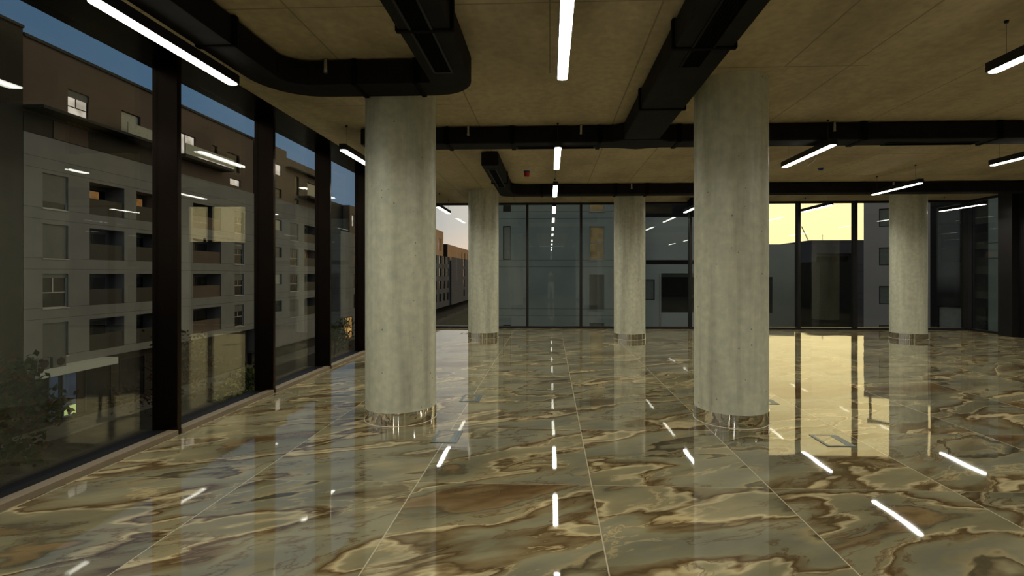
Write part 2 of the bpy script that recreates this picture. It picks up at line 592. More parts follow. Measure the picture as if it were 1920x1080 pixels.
# back window wall
mull_b = [-3.39, -2.02, -0.602, 0.826, 2.262, 3.70, 5.07, 6.49, 7.93, 9.36, 10.72]
for i, x0 in enumerate(mull_b[:-1]):
    x1 = mull_b[i + 1]
    names = ['behind the near left column', 'between the two left columns, open to the street and sky', 'second from the far left column',
             'centre bay facing the grey wall', 'behind the far middle column, with the yellow-lit neighbour window', 'between the far middle column and the near right column',
             'hidden behind the near right column', 'first bay right of the near right column with yellow sky', 'bay with yellow sky and lamp across its top', 'last bay before the right corner']
    w = thing('window_%d' % wn, 'back wall glazing, ' + names[i], 'window', kind='structure')
    wn += 1
    box('mullion', 'dark_frame', x0 - 0.032, x0 + 0.032, BACK - 0.02, BACK + 0.15, -0.02, CZ, w, 0.003)
    box('glass_pane', 'glass', x0 + 0.032, x1 - 0.032, BACK + 0.06, BACK + 0.085, 0.05, CZ - 0.03, w)
    box('bottom_frame', 'dark_frame', x0 + 0.032, x1 - 0.032, BACK, BACK + 0.13, -0.02, 0.055, w)
    box('head_frame', 'dark_frame', x0 + 0.032, x1 - 0.032, BACK, BACK + 0.13, CZ - 0.045, CZ, w)

# right side: one glazed return, then black panelling
w = thing('window_%d' % wn, 'glazed return on the right wall at the back corner', 'window', kind='structure')
wn += 1
box('mullion', 'dark_frame', XR - 0.06, XR + 0.1, BACK - 0.06, BACK + 0.15, -0.02, CZ, w)
box('glass_pane', 'glass', XR + 0.03, XR + 0.055, 11.9, BACK - 0.06, 0.05, CZ - 0.03, w)
box('bottom_frame', 'dark_frame', XR - 0.01, XR + 0.1, 11.9, BACK - 0.06, -0.02, 0.055, w)
box('head_frame', 'dark_frame', XR - 0.01, XR + 0.1, 11.9, BACK - 0.06, CZ - 0.045, CZ, w)
wr = thing('wall_right', 'black panelled wall at the right edge beyond the last glazing', 'wall', kind='structure')
box('corner_post', 'dark_frame', XR - 0.18, XR + 0.12, 11.55, 11.9, 0, CZ, wr, 0.004)
for k in range(10):
    yb = 11.55 - k * 1.8
    box('wall_panel', 'black_panel', XR - 0.02, XR + 0.12, max(YR, yb - 1.79), yb, 0, CZ, wr, 0.004)
# rear wall behind the viewer: plaster with a glazed opening in the middle
wb = thing('wall_rear', 'grey plaster wall behind the viewer, seen only reflected in the back glass', 'wall', kind='structure')
box('plaster_panel', 'plaster', -3.66, -1.4, YR - 0.2, YR, 0, CZ, wb)
box('plaster_panel', 'plaster', 1.7, 4.2, YR - 0.2, YR, 0, CZ, wb)
box('plaster_panel', 'plaster', 5.6, XR + 0.15, YR - 0.2, YR, 0, CZ, wb)
box('plaster_panel', 'plaster', 4.2, 5.6, YR - 0.2, YR, 2.1, CZ, wb)
box('dark_door', 'black_panel', 4.2, 5.6, YR - 0.2, YR - 0.1, 0, 2.1, wb)
w = thing('window_%d' % wn, 'glazed opening in the wall behind the viewer', 'window', kind='structure')
box('glass_pane', 'glass', -1.35, 1.65, YR - 0.1, YR - 0.08, 0, CZ, w)
box('mullion', 'bronze', -1.4, -1.35, YR - 0.15, YR, 0, CZ, w)
box('mullion', 'bronze', 1.65, 1.7, YR - 0.15, YR, 0, CZ, w)
box('dark_corridor_sheet', 'black_panel', -1.4, 1.7, YR - 1.4, YR - 1.3, 0, CZ, w)  # black sheet stands in for the darkness of the unlit corridor

# ------------------------------------------------------------------ columns
R = 0.348
def column(x, y, label, group='round concrete columns'):
    t = thing('concrete_column', label, 'column', (x, y, 0), group)
    bm = bmesh.new()
    bm_cyl(bm, (0, 0), R, 0.0, CZ + 0.05, 96)
    s = obj('shaft', bm, 'column', t, smooth=True)
    s.data.set_sharp_from_angle(angle=math.radians(40))
    bm = bmesh.new()
    n = 96
    rings = []
    for r_, z_ in ((R - 0.01, 0.125), (R + 0.006, 0.125), (R + 0.006, 0.0)):
        rings.append([bm.verts.new((r_ * math.cos(2 * math.pi * i / n), r_ * math.sin(2 * math.pi * i / n), z_)) for i in range(n)])
    for a, b in zip(rings, rings[1:]):
        for i in range(n):
            bm.faces.new((a[i], a[(i + 1) % n], b[(i + 1) % n], b[i]))
    s = obj('base_band', bm, 'steel', t, smooth=True)
    s.data.set_sharp_from_angle(angle=math.radians(40))
    s['label'] = 'polished steel band around the foot'
    bm = bmesh.new()
    rings = []
    for r_, z_ in ((R, 0.0), (R + 0.011, 0.0), (R + 0.008, 0.003), (R, 0.003)):
        rings.append([bm.verts.new((r_ * math.cos(2 * math.pi * i / n), r_ * math.sin(2 * math.pi * i / n), z_)) for i in range(n)])
    for a, b in zip(rings, rings[1:]):
        for i in range(n):
            bm.faces.new((a[i], a[(i + 1) % n], b[(i + 1) % n], b[i]))
    s = obj('sealant_joint', bm, 'sealant', t)
    s['label'] = 'pale sealant line where the band meets the floor'
    return t
column(-1.513, 4.891, 'big round concrete column, left one of the near pair')
column(1.811, 4.952, 'big round concrete column, right one of the near pair')
column(-1.526, 11.13, 'round concrete column at the back left, beside the open street view')
column(1.797, 11.052, 'round concrete column at the back, between the two near columns')
column(8.11, 11.336, 'round concrete column at the back right, near the corner')
for cx, cy in ((-1.52, -1.35), (1.8, -1.35), (8.1, 4.95), (8.1, -1.35)):
    column(cx, cy, 'round concrete column out of frame, seen at most as a reflection')

# ------------------------------------------------------------------ air ducts
DZ0, DZ1 = 3.118, 3.325
def duct(label, pts, flanges, clips, grilles, z0=DZ0):
    t = thing('air_duct', label, 'duct', (0, 0, 0), 'black insulated ceiling ducts')
    prism('duct_body', 'duct', pts, z0, DZ1, t, 0.018, 3)
    for (x0, x1, y0, y1) in flanges:
        f = box('flange', 'duct_tape', x0, x1, y0, y1, z0 - 0.012, DZ1 + 0.012, t, 0.012, 2)
    for (x, y, nx, ny) in clips:
        bm = bmesh.new()
        bm_box(bm, x - 0.012 + nx * 0.006, x + 0.012 + nx * 0.006, y - 0.012 + ny * 0.006, y + 0.012 + ny * 0.006, CZ - 0.11, CZ - 0.01)
        bm_cyl(bm, (x + nx * 0.008, y + ny * 0.008), 0.018, CZ - 0.13, CZ - 0.105, 12)
        obj('hanger_clip', bm, 'zinc', t)
    for (x0, x1, y0, y1, along) in grilles:
        bm = bmesh.new()
        w_ = 0.018
        bm_box(bm, x0 - w_, x0, y0 - w_, y1 + w_, z0 - 0.008, z0 + 0.01)
        bm_box(bm, x1, x1 + w_, y0 - w_, y1 + w_, z0 - 0.008, z0 + 0.01)
        bm_box(bm, x0, x1, y0 - w_, y0, z0 - 0.008, z0 + 0.01)
        bm_box(bm, x0, x1, y1, y1 + w_, z0 - 0.008, z0 + 0.01)
        g = obj('grille', bm, 'grille_frame' if x1 < 0 else 'duct', t)
        box('slot_shade', 'grille_dark', x0, x1, y0, y1, z0 - 0.001, z0 + 0.01, g)  # flat black plate, the shade inside the slot is put into its colour
        bm = bmesh.new()
        if along == 'y':
            n = max(3, int((x1 - x0) / 0.022))
            for i in range(n):
                xx = x0 + (i + .5) * (x1 - x0) / n
                bm_box(bm, xx - 0.002, xx + 0.002, y0, y1, z0 - 0.006, z0)
        else:
            n = max(3, int((y1 - y0) / 0.022))
            for i in range(n):
                yy = y0 + (i + .5) * (y1 - y0) / n
                bm_box(bm, x0, x1, yy - 0.002, yy + 0.002, z0 - 0.006, z0)
        s = obj('louvre', bm, 'grille_dark', g)
    return t

# U-shaped run at the left
ptsU = [(-2.58, -5.5)] + [(-2.585, 3.75)] + arc(-2.10, 4.03, 0.48, 180, 90, 10) + [(-1.6, 4.515), (-1.06, 4.515)] + arc(-1.04, 4.15, 0.36, 85, 0, 10) \
    + [(-0.68, -5.5), (-1.04, -5.5), (-1.04, 4.205), (-2.16, 4.215)] + arc(-2.14, 4.03, 0.175, 95, 180, 6) + [(-2.31, -5.5)]
duct('black U-shaped duct at upper left, turning in front of the near left column', ptsU,
     [(-2.60, -2.29, 3.45, 3.50), (-2.60, -2.29, 2.0, 2.05), (-1.75, -1.70, 4.19, 4.535), (-1.062, -0.655, 3.28, 3.33), (-1.20, -1.15, 4.19, 4.53), (-1.062, -0.655, 1.9, 1.95)],
     [(-1.968, 4.205, 0, -1)], [(-0.945, -0.815, 1.9, 3.98, 'y')])
# cross duct behind the near columns
duct('long black cross duct just behind the near columns', [(-2.45, 6.19), (0.78, 6.19), (0.92, 6.10), (1.36, 6.10), (1.5, 6.19), (10.7, 6.19), (10.7, 6.50), (1.45, 6.50), (1.15, 6.58), (0.85, 6.50), (-2.45, 6.50)],
     [(-1.35, -1.29, 6.17, 6.52), (-0.51, -0.45, 6.17, 6.52), (0.60, 0.66, 6.17, 6.52), (1.60, 1.66, 6.17, 6.52), (3.86, 3.94, 6.17, 6.52), (5.5, 5.56, 6.17, 6.52)],
     [(-1.042, 6.185, 0, -1), (0.395, 6.185, 0, -1), (3.53, 6.185, 0, -1), (6.0, 6.185, 0, -1)], [(-0.42, 0.57, 6.36, 6.46, 'x'), (4.3, 5.4, 6.36, 6.46, 'x')])
# branch toward the viewer
duct('straight black duct running overhead to the right of centre, past the near right column', [(0.92, -5.5), (0.92, 6.085), (1.36, 6.085), (1.34, -5.5)],
     [(0.90, 1.38, 3.62, 3.67), (0.90, 1.38, 4.96, 5.01), (0.90, 1.38, 2.2, 2.25)], [], [(1.06, 1.20, 1.0, 3.96, 'y')])
# L-shaped run at the back
duct('black L-shaped duct at the back in front of the far columns', [(-1.06, 7.45), (-0.79, 7.45)] + [(-0.79, 9.95)] + arc(-0.54, 9.95, 0.25, 180, 90, 6) + [(10.7, 10.2), (10.7, 10.5), (-0.8, 10.5)] + arc(-0.85, 10.29, 0.21, 90, 180, 5),
     [(-0.2, -0.14, 10.18, 10.52), (1.35, 1.41, 10.18, 10.52), (2.0, 2.06, 10.18, 10.52), (4.4, 4.46, 10.18, 10.52), (-1.08, -0.77, 8.9, 8.95)],
     [(1.7, 10.195, 0, -1), (4.25, 10.195, 0, -1), (7.0, 10.195, 0, -1)], [(-0.98, -0.87, 7.7, 9.3, 'y')])
# short low end piece by the far column
duct('short black duct stub by the back glass, above a pendant beside the near right column', [(3.50, 11.9), (3.95, 11.9), (3.95, 12.55), (3.50, 12.55)], [(3.48, 3.97, 12.2, 12.25)], [], [])

# ------------------------------------------------------------------ pendant lights
LZ = 3.0
LL = 1.26
def make_lamp():
    t = thing('linear_pendant_light', 'tmp', 'ceiling light', (0, 0, 0), 'slim linear pendant lights')
    bm = bmesh.new()
    bm_box(bm, -0.043, 0.043, -LL / 2, LL / 2, LZ + 0.008, LZ + 0.082)
    obj('housing', bm, 'housing', t, 0.003, 2)
    # rounded-end diffuser
    pts = []
    for a in range(0, 181, 30):
        pts.append((0.039 * math.cos(math.radians(a)), LL / 2 - 0.03 + 0.026 * math.sin(math.radians(a))))
    for a in range(180, 361, 30):
        pts.append((0.039 * math.cos(math.radians(a)), -LL / 2 + 0.03 + 0.026 * math.sin(math.radians(a))))
    d = prism('diffuser', 'lamp', pts, LZ, LZ + 0.0079, t)
    d['label'] = 'glowing white diffuser'
    ld = bpy.data.lights.new('led_strip', 'AREA')
    ld.shape = 'RECTANGLE'
    ld.size = 0.076
    ld.size_y = LL - 0.03
    ld.energy = LAMP * math.pi * ld.size * ld.size_y / 4.0
    ld.color = (1.0, 0.965, 0.85)
    ld.spread = math.radians(152)
    lo_ = bpy.data.objects.new('led_strip', ld)
    COL.objects.link(lo_)
    lo_.parent = t
    lo_.location = (0, 0, LZ - 0.002)
    for s in (-1, 1):
        bm = bmesh.new()
        bm_tube(bm, [(0, s * 0.50, LZ + 0.08), (0, s * 0.50, CZ)], 0.0016, 6)
        c = obj('suspension_wire', bm, 'cable', t)
        bm = bmesh.new()
        bm_cyl(bm, (0, s * 0.50), 0.012, CZ - 0.02, CZ, 12, 0.016)
        obj('ceiling_cap', bm, 'housing', c)
    return t
lamp0 = make_lamp()
rows = [11.85, 9.2, 6.62, 3.28, 0.42, -2.7, -5.4]
cols = [-2.6, 0.10, 3.42, 6.35, 9.7]
special = {
    (0, 0): 'pendant light against the street view between the left columns',
    (0, 1): 'last and smallest lit pendant of the central row, nearest the back glass',
    (0, 2): 'pendant light peeping out left of the near right column',
    (0, 3): 'linear pendant light crossing the mullion in front of the yellow sky',
    (0, 4): 'linear pendant light farthest right, in the back corner',
    (1, 0): 'linear pendant light hidden behind the near left column',
    (1, 1): 'third lit pendant of the central row, just before the back duct',
    (1, 2): 'linear pendant light hidden behind the near right column',
    (1, 3): 'linear pendant light overlapping the back duct left of the far right column',
    (1, 4): 'linear pendant light beyond the right edge of the frame, over the black wall',
    (2, 0): 'linear pendant light ending at the left edge of the near left column',
    (2, 1): 'second lit pendant of the central row, right behind the cross duct',
    (2, 2): 'linear pendant light just right of the near right column, with its black side showing',
    (2, 3): 'linear pendant light cut by the right edge, below the cross duct',
    (2, 4): 'linear pendant light outside the frame at the far right, beyond the cross duct',
    (3, 0): 'longest looking pendant light at upper left beside the left windows',
    (3, 1): 'nearest lit pendant of the central row, cut by the top edge',
    (3, 2): 'pendant light at the upper right edge, its suspension wire showing',
}
first = True
back = ['just above and behind the viewer', 'one row behind the viewer', 'two rows behind the viewer']
acr = ['along the left windows', 'in the central row', 'right of the central row', 'in the row beyond the right columns', 'in the farthest right row']
for ri, ry in enumerate(rows):
    for ci, cx in enumerate(cols):
        if ri >= 5 and ci >= 2:
            continue
        if first:
            o = lamp0
            first = False
        else:
            o = copy_tree(lamp0)
        o.location = (cx, ry, 0)
        o['label'] = special.get((ri, ci)) or ('pendant light %s, %s' % (acr[ci], back[ri - 4] if ri >= 4 else 'outside the right edge of the frame'))

# ------------------------------------------------------------------ ceiling bits
t = thing('alarm_sounder', 'small red and blue alarm device on the ceiling left of the central lights', 'alarm', (-0.425, 8.95, 0))
bm = bmesh.new(); bm_cyl(bm, (0, 0), 0.055, CZ - 0.035, CZ, 20, 0.06); obj('base', bm, 'blue', t)
bm = bmesh.new(); bm_cyl(bm, (0, 0), 0.048, CZ - 0.10, CZ - 0.035, 20, 0.052); obj('red_body', bm, 'red', t)
t = thing('smoke_detector', 'dark blue round detector on the ceiling between right pendants', 'detector', (4.86, 8.92, 0))
bm = bmesh.new(); bm_cyl(bm, (0, 0), 0.05, CZ - 0.012, CZ, 20); obj('base', bm, 'blue', t)
bm = bmesh.new(); bm_cyl(bm, (0, 0), 0.03, CZ - 0.035, CZ - 0.012, 20, 0.042); obj('sensor_cap', bm, 'blue', t)
t = thing('ceiling_sensor', 'small pale disc on the ceiling beside the central pendant row', 'detector', (0.18, 9.25, 0))
bm = bmesh.new(); bm_cyl(bm, (0, 0), 0.04, CZ - 0.012, CZ, 16); obj('base', bm, 'sealant', t)
bm = bmesh.new(); bm_cyl(bm, (0, 0), 0.018, CZ - 0.02, CZ - 0.012, 12); obj('lens', bm, 'sealant', t)
bm = bmesh.new()
bm_tube(bm, [(4.27, 8.02, 3.345), (4.275, 8.02, 3.30), (4.25, 8.02, 3.265), (4.20, 8.02, 3.24), (4.17, 8.03, 3.215), (4.175, 8.04, 3.19)], 0.013, 8)
tag(obj('loose_cable', bm, 'white', None, smooth=True), 'white curled cable end hanging from the ceiling under a right pendant', 'cable')

# ------------------------------------------------------------------ floor boxes
def floorbox(x0, x1, y0, y1, label):
    cx, cy = (x0 + x1) / 2, (y0 + y1) / 2
    t = thing('floor_box', label, 'floor outlet', (cx, cy, 0), 'steel floor boxes')
    hx, hy = (x1 - x0) / 2, (y1 - y0) / 2
    bm = bmesh.new()
    for a in ((-hx, -hx + 0.028, -hy, hy), (hx - 0.028, hx, -hy, hy), (-hx + 0.028, hx - 0.028, -hy, -hy + 0.02), (-hx + 0.028, hx - 0.028, hy - 0.012, hy)):
        bm_box(bm, a[0], a[1], a[2], a[3], 0.0005, 0.004)
    obj('frame', bm, 'floorbox', t)
    box('front_lip', 'floorbox_edge', -hx, hx, -hy - 0.006, -hy, 0.0005, 0.004, t)
    box('lid', 'floor', -hx + 0.028, hx - 0.07, -hy + 0.02, hy - 0.012, 0.0005, 0.003, t)
    box('cable_flap', 'floorbox', hx - 0.068, hx - 0.03, -hy + 0.022, hy - 0.014, 0.0005, 0.0045, t)
floorbox(-1.024, -0.797, 4.13, 4.445, 'square floor box nearest the near left column')
floorbox(-1.027, -0.80, 5.47, 5.768, 'square floor box behind the nearest one, right of the near left column')
floorbox(2.325, 2.565, 4.17, 4.46, 'square floor box right of the near right column in the bright reflection')
floorbox(2.30, 2.545, 5.50, 5.70, 'floor box peeking out behind the right of the near right column')
floorbox(-2.16, -1.96, 11.65, 11.90, 'far floor box beside the back left column')
floorbox(-0.62, -0.42, 9.6, 9.85, 'far floor box left of the central light reflections')

# ------------------------------------------------------------------ outside
GZ = -7.8
M['lawn'] = simple('lawn', (0.035, 0.045, 0.018), 0.9, 0, 0.4, 0.8)
M['asphalt'] = simple('asphalt', (0.028, 0.028, 0.027), 0.85, 0, 0.2, 1.0)
M['paving'] = simple('paving', (0.11, 0.11, 0.105), 0.85, 0, 0.15, 1.0)
M['grey_clad'] = panel_mat('grey_cladding', (0.235, 0.24, 0.235), 0, 4.70, 5.36, 2.97, 1)
M['grey_clad_far'] = panel_mat('blue_grey_cladding', (0.10, 0.10, 0.125), 0, 4.70, 5.36, 2.97, 1)
M['grey_front'] = panel_mat('pale_grey_cladding', (0.40, 0.465, 0.435), 0, 1.9, 2.35, 3.2, 0)
M['brown_clad'] = simple('brown_render', (0.125, 0.092, 0.072), 0.8, 0, 0.1, 0.5)
M['dark_clad'] = simple('dark_brown_render', (0.032, 0.029, 0.024), 0.85, 0, 0.15, 0.5)
M['tan_clad'] = simple('tan_render', (0.19, 0.15, 0.11), 0.8, 0, 0.08, 0.5)
M['orange_clad'] = simple('orange_render', (0.62, 0.36, 0.20), 0.8, 0, 0.08, 0.5)
M['light_render'] = simple('light_render', (0.62, 0.66, 0.62), 0.8, 0, 0.06, 0.5)
M['black_facade'] = simple('black_facade', (0.024, 0.026, 0.026), 0.7, 0, 0.3, 0.6)
M['tower_render'] = simple('mauve_grey_render', (0.62, 0.58, 0.59), 0.8, 0, 0.06, 0.5)
M['roofing'] = simple('roofing', (0.04, 0.04, 0.04), 0.9)
M['pane_dark'] = simple('dark_pane', (0.012, 0.013, 0.014), 0.2, 0, 0.4, 0.9, spec=0.12)
M['blind'] = simple('roller_blind', (0.13, 0.135, 0.13), 0.6, 0, 0.08, 1.5)
M['pvc'] = simple('white_pvc', (0.50, 0.50, 0.48), 0.5)
M['dark_rail'] = simple('dark_rail', (0.02, 0.02, 0.022), 0.5)
M['glow_warm'] = interior_glow('warm_room', (1.0, 0.55, 0.18), 0.8)
M['glow_orange'] = interior_glow('orange_room', (1.0, 0.45, 0.12), 0.28)
M['glow_white'] = interior_glow('bright_room', (1.0, 0.86, 0.76), 0.75, 0.8)
M['glow_yellow'] = interior_glow('yellow_room', (0.60, 0.40, 0.12), 0.16, 1.6)
M['glow_blue'] = interior_glow('blue_shop', (0.14, 0.24, 0.42), 0.14, 0.7)
M['glow_lime'] = emit('lime_strip', (0.75, 0.95, 0.35), 0.45)
M['rail_glass'] = simple('milky_rail_glass', (0.30, 0.33, 0.30), 0.2)
M['trunk'] = simple('bark', (0.05, 0.035, 0.025), 0.9)
M['leaf_green'] = simple('dark_green_leaves', (0.045, 0.065, 0.02), 0.8, 0, 0.5, 3)
M['leaf_red'] = simple('reddish_leaves', (0.10, 0.045, 0.02), 0.8, 0, 0.5, 3)
M['leaf_yellow'] = simple('yellow_leaves', (0.28, 0.26, 0.04), 0.8, 0, 0.5, 3)
M['crane'] = simple('crane_steel', (0.05, 0.035, 0.02), 0.6)

tag(box('ground', 'lawn', -180, 160, -60, 420, GZ - 0.5, GZ), 'dark lawn around the buildings', 'ground', kind='structure')
tag(box('street', 'asphalt', -27.5, -19.5, -40, 400, GZ, GZ + 0.03), 'asphalt street running along the left block', 'road', kind='structure')
tag(box('pavement', 'paving', -30.0, -27.5, -40, 100, GZ, GZ + 0.12), 'pale pavement in front of the left block', 'pavement', kind='structure')


def facade(name, label, group, origin, uvec, nvec, z0, z1, U, depth, mat, holes, cat='building', rz=0):
    """box building whose front (normal nvec) carries recessed windows.
    holes: (u0,u1,za,zb,kind,opts)"""
    t = thing(name, label, cat, (origin[0], origin[1], 0), group, rz=rz)
    uv = Vector((uvec[0], uvec[1], 0)); nv = Vector((nvec[0], nvec[1], 0))
    def P(u, d, z):      # d measured outward
        q = uv * u + nv * d
        return (q.x, q.y, z)
    us = sorted(set([0, U] + [h[0] for h in holes] + [h[1] for h in holes]))
    zs = sorted(set([z0, z1] + [h[2] for h in holes] + [h[3] for h in holes]))
    bm = bmesh.new()
    def quad(a, b, c, d):
        bm.faces.new([bm.verts.new(p) for p in (a, b, c, d)])
    for i in range(len(us) - 1):
        for j in range(len(zs) - 1):
            uc, zc = (us[i] + us[i + 1]) / 2, (zs[j] + zs[j + 1]) / 2
            if any(h[0] < uc < h[1] and h[2] < zc < h[3] for h in holes):
                continue
            quad(P(us[i], 0, zs[j]), P(us[i + 1], 0, zs[j]), P(us[i + 1], 0, zs[j + 1]), P(us[i], 0, zs[j + 1]))
    quad(P(0, 0, z0), P(0, -depth, z0), P(0, -depth, z1), P(0, 0, z1))
    quad(P(U, 0, z0), P(U, -depth, z0), P(U, -depth, z1), P(U, 0, z1))
    quad(P(0, -depth, z0), P(U, -depth, z0), P(U, -depth, z1), P(0, -depth, z1))
    quad(P(0, 0, z1), P(U, 0, z1), P(U, -depth, z1), P(0, -depth, z1))
    for h in holes:
        r = 1.3 if h[4] == 'loggia' else 0.22
        a, b, c, d = h[0], h[1], h[2], h[3]
        quad(P(a, 0, c), P(b, 0, c), P(b, -r, c), P(a, -r, c))
        quad(P(a, 0, d), P(b, 0, d), P(b, -r, d), P(a, -r, d))
        quad(P(a, 0, c), P(a, 0, d), P(a, -r, d), P(a, -r, c))
        quad(P(b, 0, c), P(b, 0, d), P(b, -r, d), P(b, -r, c))
        quad(P(a, -r, c), P(b, -r, c), P(b, -r, d), P(a, -r, d))
    me = bpy.data.meshes.new('wall')
    bm.to_mesh(me); bm.free()
    o = bpy.data.objects.new('wall', me); COL.objects.link(o); o.parent = t
    me.materials.append(M[mat])
    def pbox(nm, mt, par, ua, ub, da, db, za, zb):
        bm2 = bmesh.new()
        p1 = P(ua, da, 0); p2 = P(ub, db, 0)
        bm_box(bm2, min(p1[0], p2[0]), max(p1[0], p2[0]), min(p1[1], p2[1]), max(p1[1], p2[1]), za, zb)
        return obj(nm, bm2, mt, par)
    def frame(par, ua, ub, da, db, za, zb, w, mt='pvc', split=None, cross=None):
        bm2 = bmesh.new()
        def bb(a, b, c, d):
            p1 = P(a, da, 0); p2 = P(b, db, 0)
            bm_box(bm2, min(p1[0], p2[0]), max(p1[0], p2[0]), min(p1[1], p2[1]), max(p1[1], p2[1]), c, d)
        bb(ua, ua + w, za, zb); bb(ub - w, ub, za, zb)
        bb(ua + w, ub - w, za, za + w); bb(ua + w, ub - w, zb - w, zb)
        if split:
            s_ = ua + (ub - ua) * split
            bb(s_ - w / 2, s_ + w / 2, za + w if cross is None else za + (zb - za) * cross, zb - w)
        if cross:
            c_ = za + (zb - za) * cross
            bb(ua + w, ub - w, c_ - w / 2, c_ + w / 2)
        return obj('window', bm2, mt, par)
    for h in holes:
        a, b, c, d, kind = h[:5]
        op = h[5] if len(h) > 5 else {}
        if kind == 'window':
            f = frame(t, a, b, -0.19, -0.12, c, d, 0.06, op.get('frame', 'pvc'), op.get('split', 0.45), op.get('cross', 0.45))
            pbox('pane', op.get('pane', 'pane_dark'), f, a + .03, b - .03, -0.17, -0.15, c + .03, d - .03)
            if op.get('blind', 0):
                pbox('blind', 'blind', f, a + 0.02, b - 0.02, -0.12, -0.08, d - (d - c) * op['blind'], d)
            pbox('window_sill', 'pvc', f, a - 0.03, b + 0.03, -0.1, 0.05, c - 0.06, c)
        elif kind == 'plain':
            f = frame(t, a, b, -0.19, -0.12, c, d, 0.05, op.get('frame', 'dark_rail'), None, op.get('cross'))
            pbox('pane', op.get('pane', 'pane_dark'), f, a + .02, b - .02, -0.17, -0.15, c + .02, d - .02)
            if op.get('top'):
                pbox('lit_pane', op['top'], f, a + .05, b - .05, -0.149, -0.13, c + (d - c) * .5 + .03, d - .05)
        elif kind == 'loggia':
            f = frame(t, a + 0.2, b - 0.2, -1.25, -1.2, c + .02, d - 0.25, 0.06, 'dark_rail', 0.55)
            pbox('pane', op.get('pane', 'pane_dark'), f, a + .25, b - .25, -1.24, -1.22, c + .05, d - .3)
            if op.get('lit'):
                q = op['lit']
                pbox('lit_pane', op.get('litmat', 'glow_orange'), f, q[0], q[1], -1.20, -1.18, q[2], q[3])
            pbox('railing', op.get('rail', 'dark_rail'), t, a, b, -0.10, -0.06, c, c + 1.05)
    t['_'] = 0
    del t['_']
    return t, P, pbox


# --- left block: (Y runs along the facade, facing our left windows)
ROWS = [(-3.6, -1.5), (-0.6, 1.47), (2.39, 4.45), (5.37, 7.47)]
AX = -30.0
def y_(v): return v - 26.55
hol = []
for ri, (za, zb) in enumerate(ROWS):
    op = [dict(blind=1.0), dict(blind=0.12), dict(blind=1.0), dict(blind=0.80)][ri]
    op['pane'] = 'pane_dark'
    hol.append((y_(27.6), y_(29.13), za, zb, 'window', op))
    lo = dict()
    if ri == 3:
        lo = dict(lit=(y_(31.7), y_(32.4), 6.3, 7.1))
    hol.append((y_(30.53), y_(33.12), za, zb, 'loggia', lo))
    hol.append((y_(34.13), y_(36.3), za, zb, 'loggia', dict(lit=(y_(34.4), y_(36.0), 6.35, 7.15) if ri == 3 else None)))
    hol.append((y_(39.73), y_(43.25), za, zb, 'loggia', dict(rail='brown_clad')))
    hol.append((y_(45.13), y_(46.5), za, zb, 'window', dict(blind=0.3)))
facade('apartment_block', 'grey clad apartment block across the street with rows of windows and loggias', 'blocks across the street',
       (AX, 26.55), (0, 1), (1, 0), -4.1, 9.62, 21.6, 11, 'grey_clad', hol)
# ground floor of that block: shopfronts
t = thing('shopfront', 'ground floor shop with lit blue glazing under a pale canopy', 'shop', (AX, 26.55, 0))
box('back_wall', 'dark_clad', -9, -0.7, 0, 21.6, GZ, -4.11, t)
box('canopy', 'light_render', -0.7, 1.0, 0, 5.0, -4.55, -4.11, t)
for a, b, mt in ((0.5, 1.9, 'pane_dark'), (2.0, 2.6, 'glow_blue'), (2.85, 3.75, 'glow_blue'), (4.4, 6.2, 'pane_dark'), (7.0, 9.0, 'pane_dark'), (11, 13.5, 'pane_dark')):
    bm = bmesh.new()
    bm_box(bm, -0.72, -0.62, a - 0.06, a, GZ + .1, -4.6)
    bm_box(bm, -0.72, -0.62, b, b + 0.06, GZ + .1, -4.6)
    bm_box(bm, -0.72, -0.62, a, b, -4.68, -4.6)
    bm_box(bm, -0.72, -0.62, a, b, GZ + .1, GZ + .2)
    f = obj('shop_window', bm, 'dark_rail', t)
    box('pane', mt, -0.70, -0.67, a, b, GZ + .2, -4.68, f)
    if mt == 'glow_blue' and a > 2.5:
        box('lit_strip', 'glow_lime', -0.66, -0.64, a + .1, b - .05, GZ + .3, GZ + .85, f)
# air conditioners on the canopy
for k in range(2):
    t = thing('air_conditioner', ['left', 'right'][k] + ' one of two outdoor units on the shop canopy', 'air conditioner', (AX + 0.5, 27.0 + k * 0.95, -4.11), 'outdoor units on the canopy')
    box('casing', 'pvc' if False else 'blind', -0.18, 0.18, -0.4, 0.4, 0.0, 0.65, t, 0.02)
    bm = bmesh.new()
    n = 20
    c0 = [bm.verts.new((0.185, 0.08 + 0.25 * math.cos(2 * math.pi * i / n), 0.33 + 0.25 * math.sin(2 * math.pi * i / n))) for i in range(n)]
    c1 = [bm.verts.new((0.20, 0.08 + 0.23 * math.cos(2 * math.pi * i / n), 0.33 + 0.23 * math.sin(2 * math.pi * i / n))) for i in range(n)]
    bm.faces.new(c1)
    for i in range(n):
        bm.faces.new((c0[i], c0[(i + 1) % n], c1[(i + 1) % n], c1[i]))
    obj('fan_grille', bm, 'dark_rail', t)

